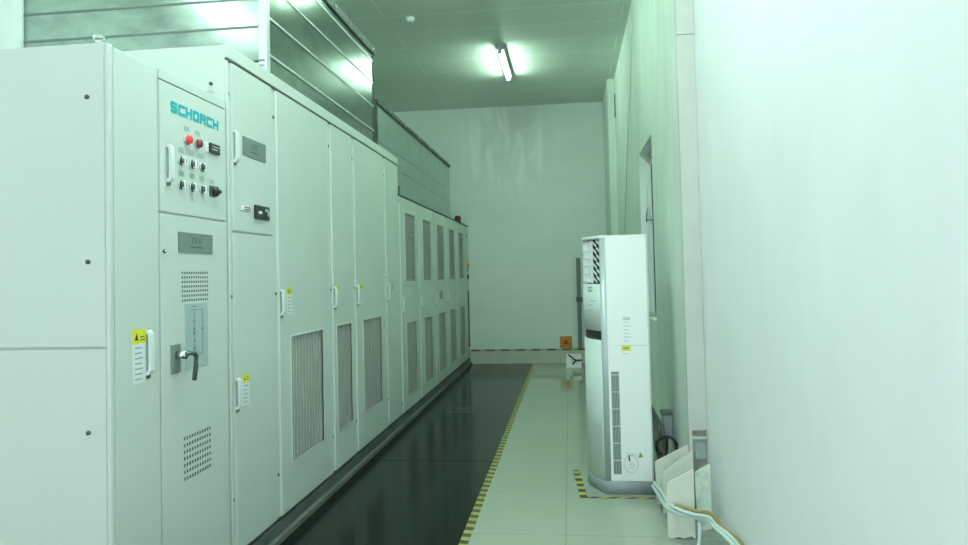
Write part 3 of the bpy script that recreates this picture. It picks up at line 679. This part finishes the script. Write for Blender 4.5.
o = MB(); o.box((.10, YB-.08, 1.02), (.20, YB-.05, 1.10), 'screw', .006); o.build('knob', t)
tag(MB().box((XR-.012, 10.28, 3.76), (XR+.002, 10.335, 4.10), 'flange', .002).build('cable_slot'), 'short dark vertical strip high on the green wall near the corner', 'strip')
o = MB(); o.tube([(XR-.004, 7.30, 4.24), (XR-.004, 7.80, 3.61), (XR-.004, 8.45, 2.95), (XR-.004, 9.27, 1.98), (XR-.004, 9.5, 1.6)], .006, mat('painted_cable', (.50, .63, .55, 1), .6), 8)
tag(o.build('wall_cable'), 'thin painted cable slanting down the green wall beyond the window', 'cable')

# ------------------------------------------------------------------ junk beside the air conditioner
jb = thing('junction_box', (.69, 5.38, .27), 'grey junction box by the green wall above the leaning tiles', 'junction box')
o = MB(); o.box((.660, 5.33, .275), (XR-.002, 5.43, .432), 'box_grey', .006); o.build('enclosure', jb)
o = MB(); o.box((.650, 5.32, .432), (XR-.002, 5.44, .456), 'pipe_grey', .004); o.build('lid', jb)
o = MB(); R_ = .070; c = Vector((.650, 5.10, .262))
o.tube([c+Vector((R_*math.cos(a), -.012*a/6, R_*math.sin(a)*.95)) for a in [-.35+2*PI*.72*k/26 for k in range(27)]], .010, 'cable_black', 10)
o.tube([(.690, 5.37, .274), (.680, 5.30, .25), (.660, 5.14, .25), (.645, 5.09, .20), (.640, 5.08, .10), (.645, 5.09, .01)], .009, 'cable_black', 8)
tag(o.build('coiled_cable'), 'loop of black cable hanging below the grey junction box', 'cable')
o = MB(); o.tube([(.55, 5.47, .56), (.57, 5.42, .50), (.60, 5.34, .44), (.64, 5.26, .37), (.66, 5.24, .20)], .016, 'pipe_grey', 10); o.tube([(.575, 5.44, .46), (.59, 5.39, .36), (.62, 5.34, .24), (.66, 5.30, .04)], .035, 'brown', 10)
tag(o.build('drain_pipe'), 'brown lagged pipes running from the air conditioner down to the wall', 'pipe')
def plate(poly, y, th, lean, m, name, label, cat, group=None, edge=None):
    o = MB(); z0 = min(p[1] for p in poly)
    o.prism([(x, y+lean*(z-z0), z) for x, z in poly], (0, th, 0), m)
    return tag(o.build(name), label, cat, group)
plate([(.522, -.003), (.545, -.004), (.60, -.002), (.70, -.004), (.732, -.003), (.732, .378), (.70, .362), (.518, .266)], 4.66, .02, -.01, 'marble', 'broken_tile', 'back slab of broken cream tile with slanted top, beside the air conditioner foot', 'tile', 'broken cream tiles')
plate([(.540, -.003), (.62, -.001), (.728, -.003), (.728, .385), (.72, .380), (.562, .262), (.542, .215)], 4.48, .02, -.01, 'marble', 'broken_tile', 'middle slab of broken cream tile with a diagonal cut corner, between two others', 'tile', 'broken cream tiles')
plate([(.512, .004), (.54, -.002), (.565, .010), (.60, .001), (.64, .014), (.660, -.002), (.662, .378), (.65, .376), (.512, .302)], 4.06, .022, .02, 'marble', 'broken_tile', 'front slab of broken cream tile with a ragged foot, behind the cables', 'tile', 'broken cream tiles')
plate([(.700, .002), (.735, -.003), (.778, .006), (.782, .372), (.74, .352), (.692, .322)], 4.20, .018, .04, 'marble_back', 'broken_board', 'green-smeared offcut leaning on the white wall beside the front broken tile', 'offcut')
# rubble
for p, r in (((.60, 4.0, -.012), .018), ((.69, 3.97, -.01), .022), ((.64, 3.93, -.012), .015)):
    o = MB(); t_ = bmesh.new(); bmesh.ops.create_icosphere(t_, subdivisions=1, radius=r)
    for v in t_.verts: v.co = Vector((v.co.x*1.4, v.co.y, v.co.z*.5))*random.uniform(.75, 1.15)+Vector(p)
    o._merge(t_, 'screed'); x_ = o.build('rubble_piece'); tag(x_, 'bit of grey rubble on the rough floor below the broken tiles', 'rubble', 'rubble bits')
def smooth(pts, n=8):
    P = [Vector(p) for p in pts]; out = []
    for k in range(len(P)-1):
        a, b, c_, d = P[max(k-1, 0)], P[k], P[k+1], P[min(k+2, len(P)-1)]
        for j in range(n):
            u = j/n; out.append(.5*((2*b)+(c_-a)*u+(2*a-5*b+4*c_-d)*u*u+(3*b-a-3*c_+d)*u**3))
    return out+[P[-1]]
A_ = [(.503, 4.70, .102), (.519, 4.55, .093), (.511, 4.15, .155), (.553, 4.02, .159), (.634, 4.0, .142), (.699, 3.99, .138), (.728, 3.93, .138), (.733, 3.88, .132), (.789, 3.72, .099), (.80, 3.4, .05), (.805, 3.0, .012)]
B_ = [(.510, 4.69, .128), (.531, 4.50, .129), (.524, 4.13, .178), (.561, 4.0, .184), (.632, 3.98, .164), (.699, 3.97, .158), (.730, 3.91, .158), (.745, 3.86, .141), (.809, 3.70, .112), (.815, 3.4, .06), (.82, 3.0, .020)]
C_ = [(.545, 4.025, .199), (.634, 3.995, .182), (.674, 3.985, .174), (.705, 3.975, .178), (.726, 3.94, .181), (.742, 3.89, .168), (.775, 3.83, .135), (.822, 3.68, .122), (.822, 3.35, .066)]
o = MB(); o.tube(smooth(A_), .0115, 'cable_white'); tag(o.build('white_cable'), 'lower white cable bending from the air conditioner foot along the white wall', 'cable', 'cables across the tiles')
o = MB(); o.tube(smooth(B_), .010, 'cable_white'); tag(o.build('white_cable'), 'upper white cable lying on the first, looping past the broken tiles', 'cable', 'cables across the tiles')
o = MB(); o.tube(smooth(C_), .009, 'cable_ochre'); tag(o.build('ochre_cable'), 'ochre cable running on top of the white cables at the wall foot', 'cable', 'cables across the tiles')
o = MB(); o.tube(smooth([(.668, 3.975, .120), (.668, 3.965, .08), (.664, 3.96, .03), (.657, 3.945, .006), (.65, 3.86, .006)]), .010, 'cable_white'); tag(o.build('cable_tail'), 'short pale cable end dropping to the floor below the broken tiles', 'cable')

# ------------------------------------------------------------------ light
def daylight(name, loc, rot, sx, sy, e):
    L = bpy.data.lights.new(name, 'AREA'); L.shape = 'RECTANGLE'; L.size = sx; L.size_y = sy; L.energy = e; L.color = (.95, .99, 1.12)
    lo = bpy.data.objects.new(name, L); col.objects.link(lo); lo.location = loc; lo.rotation_euler = rot
daylight('doorway_daylight', ((DX0+DX1)/2, YF-.05, DZ/2), (-PI/2, 0, PI), DX1-DX0, DZ, 50)
w_ = bpy.data.worlds.new('world'); sc.world = w_; w_.use_nodes = True
bg = w_.node_tree.nodes['Background']; bg.inputs['Color'].default_value = (.72, .92, .88, 1); bg.inputs['Strength'].default_value = 1.0

# ------------------------------------------------------------------ camera
F_, yaw, pit, rol, dx, dy = 700.5852301264534, 0.1146347359055712, 0.029477017993413627, -0.02338713021694512, 4.277392974777694, -18.13508964639415
fw = Vector((-math.sin(yaw)*math.cos(pit), math.cos(yaw)*math.cos(pit), math.sin(pit)))
r = Vector((math.cos(yaw), math.sin(yaw), 0)); u = r.cross(fw)
c, s = math.cos(rol), math.sin(rol)
rr = c*r+s*u; uu = -s*r+c*u
cam = bpy.data.cameras.new('camera'); co = bpy.data.objects.new('camera', cam); col.objects.link(co)
co.matrix_world = Matrix(((rr.x, uu.x, -fw.x, 0), (rr.y, uu.y, -fw.y, 0), (rr.z, uu.z, -fw.z, 1.5), (0, 0, 0, 1)))
cam.sensor_width = 36; cam.lens = 36*F_/968; cam.shift_x = -dx/968; cam.shift_y = dy/968; cam.clip_start = .02
sc.camera = co
vs = sc.view_settings; vs.view_transform = 'Standard'; vs.look = 'None'; vs.gamma = 1; vs.use_curve_mapping = False; vs.exposure = .40
sc.cycles.use_denoising = True; sc.cycles.max_bounces = 10; sc.cycles.diffuse_bounces = 6; sc.cycles.sample_clamp_indirect = 6
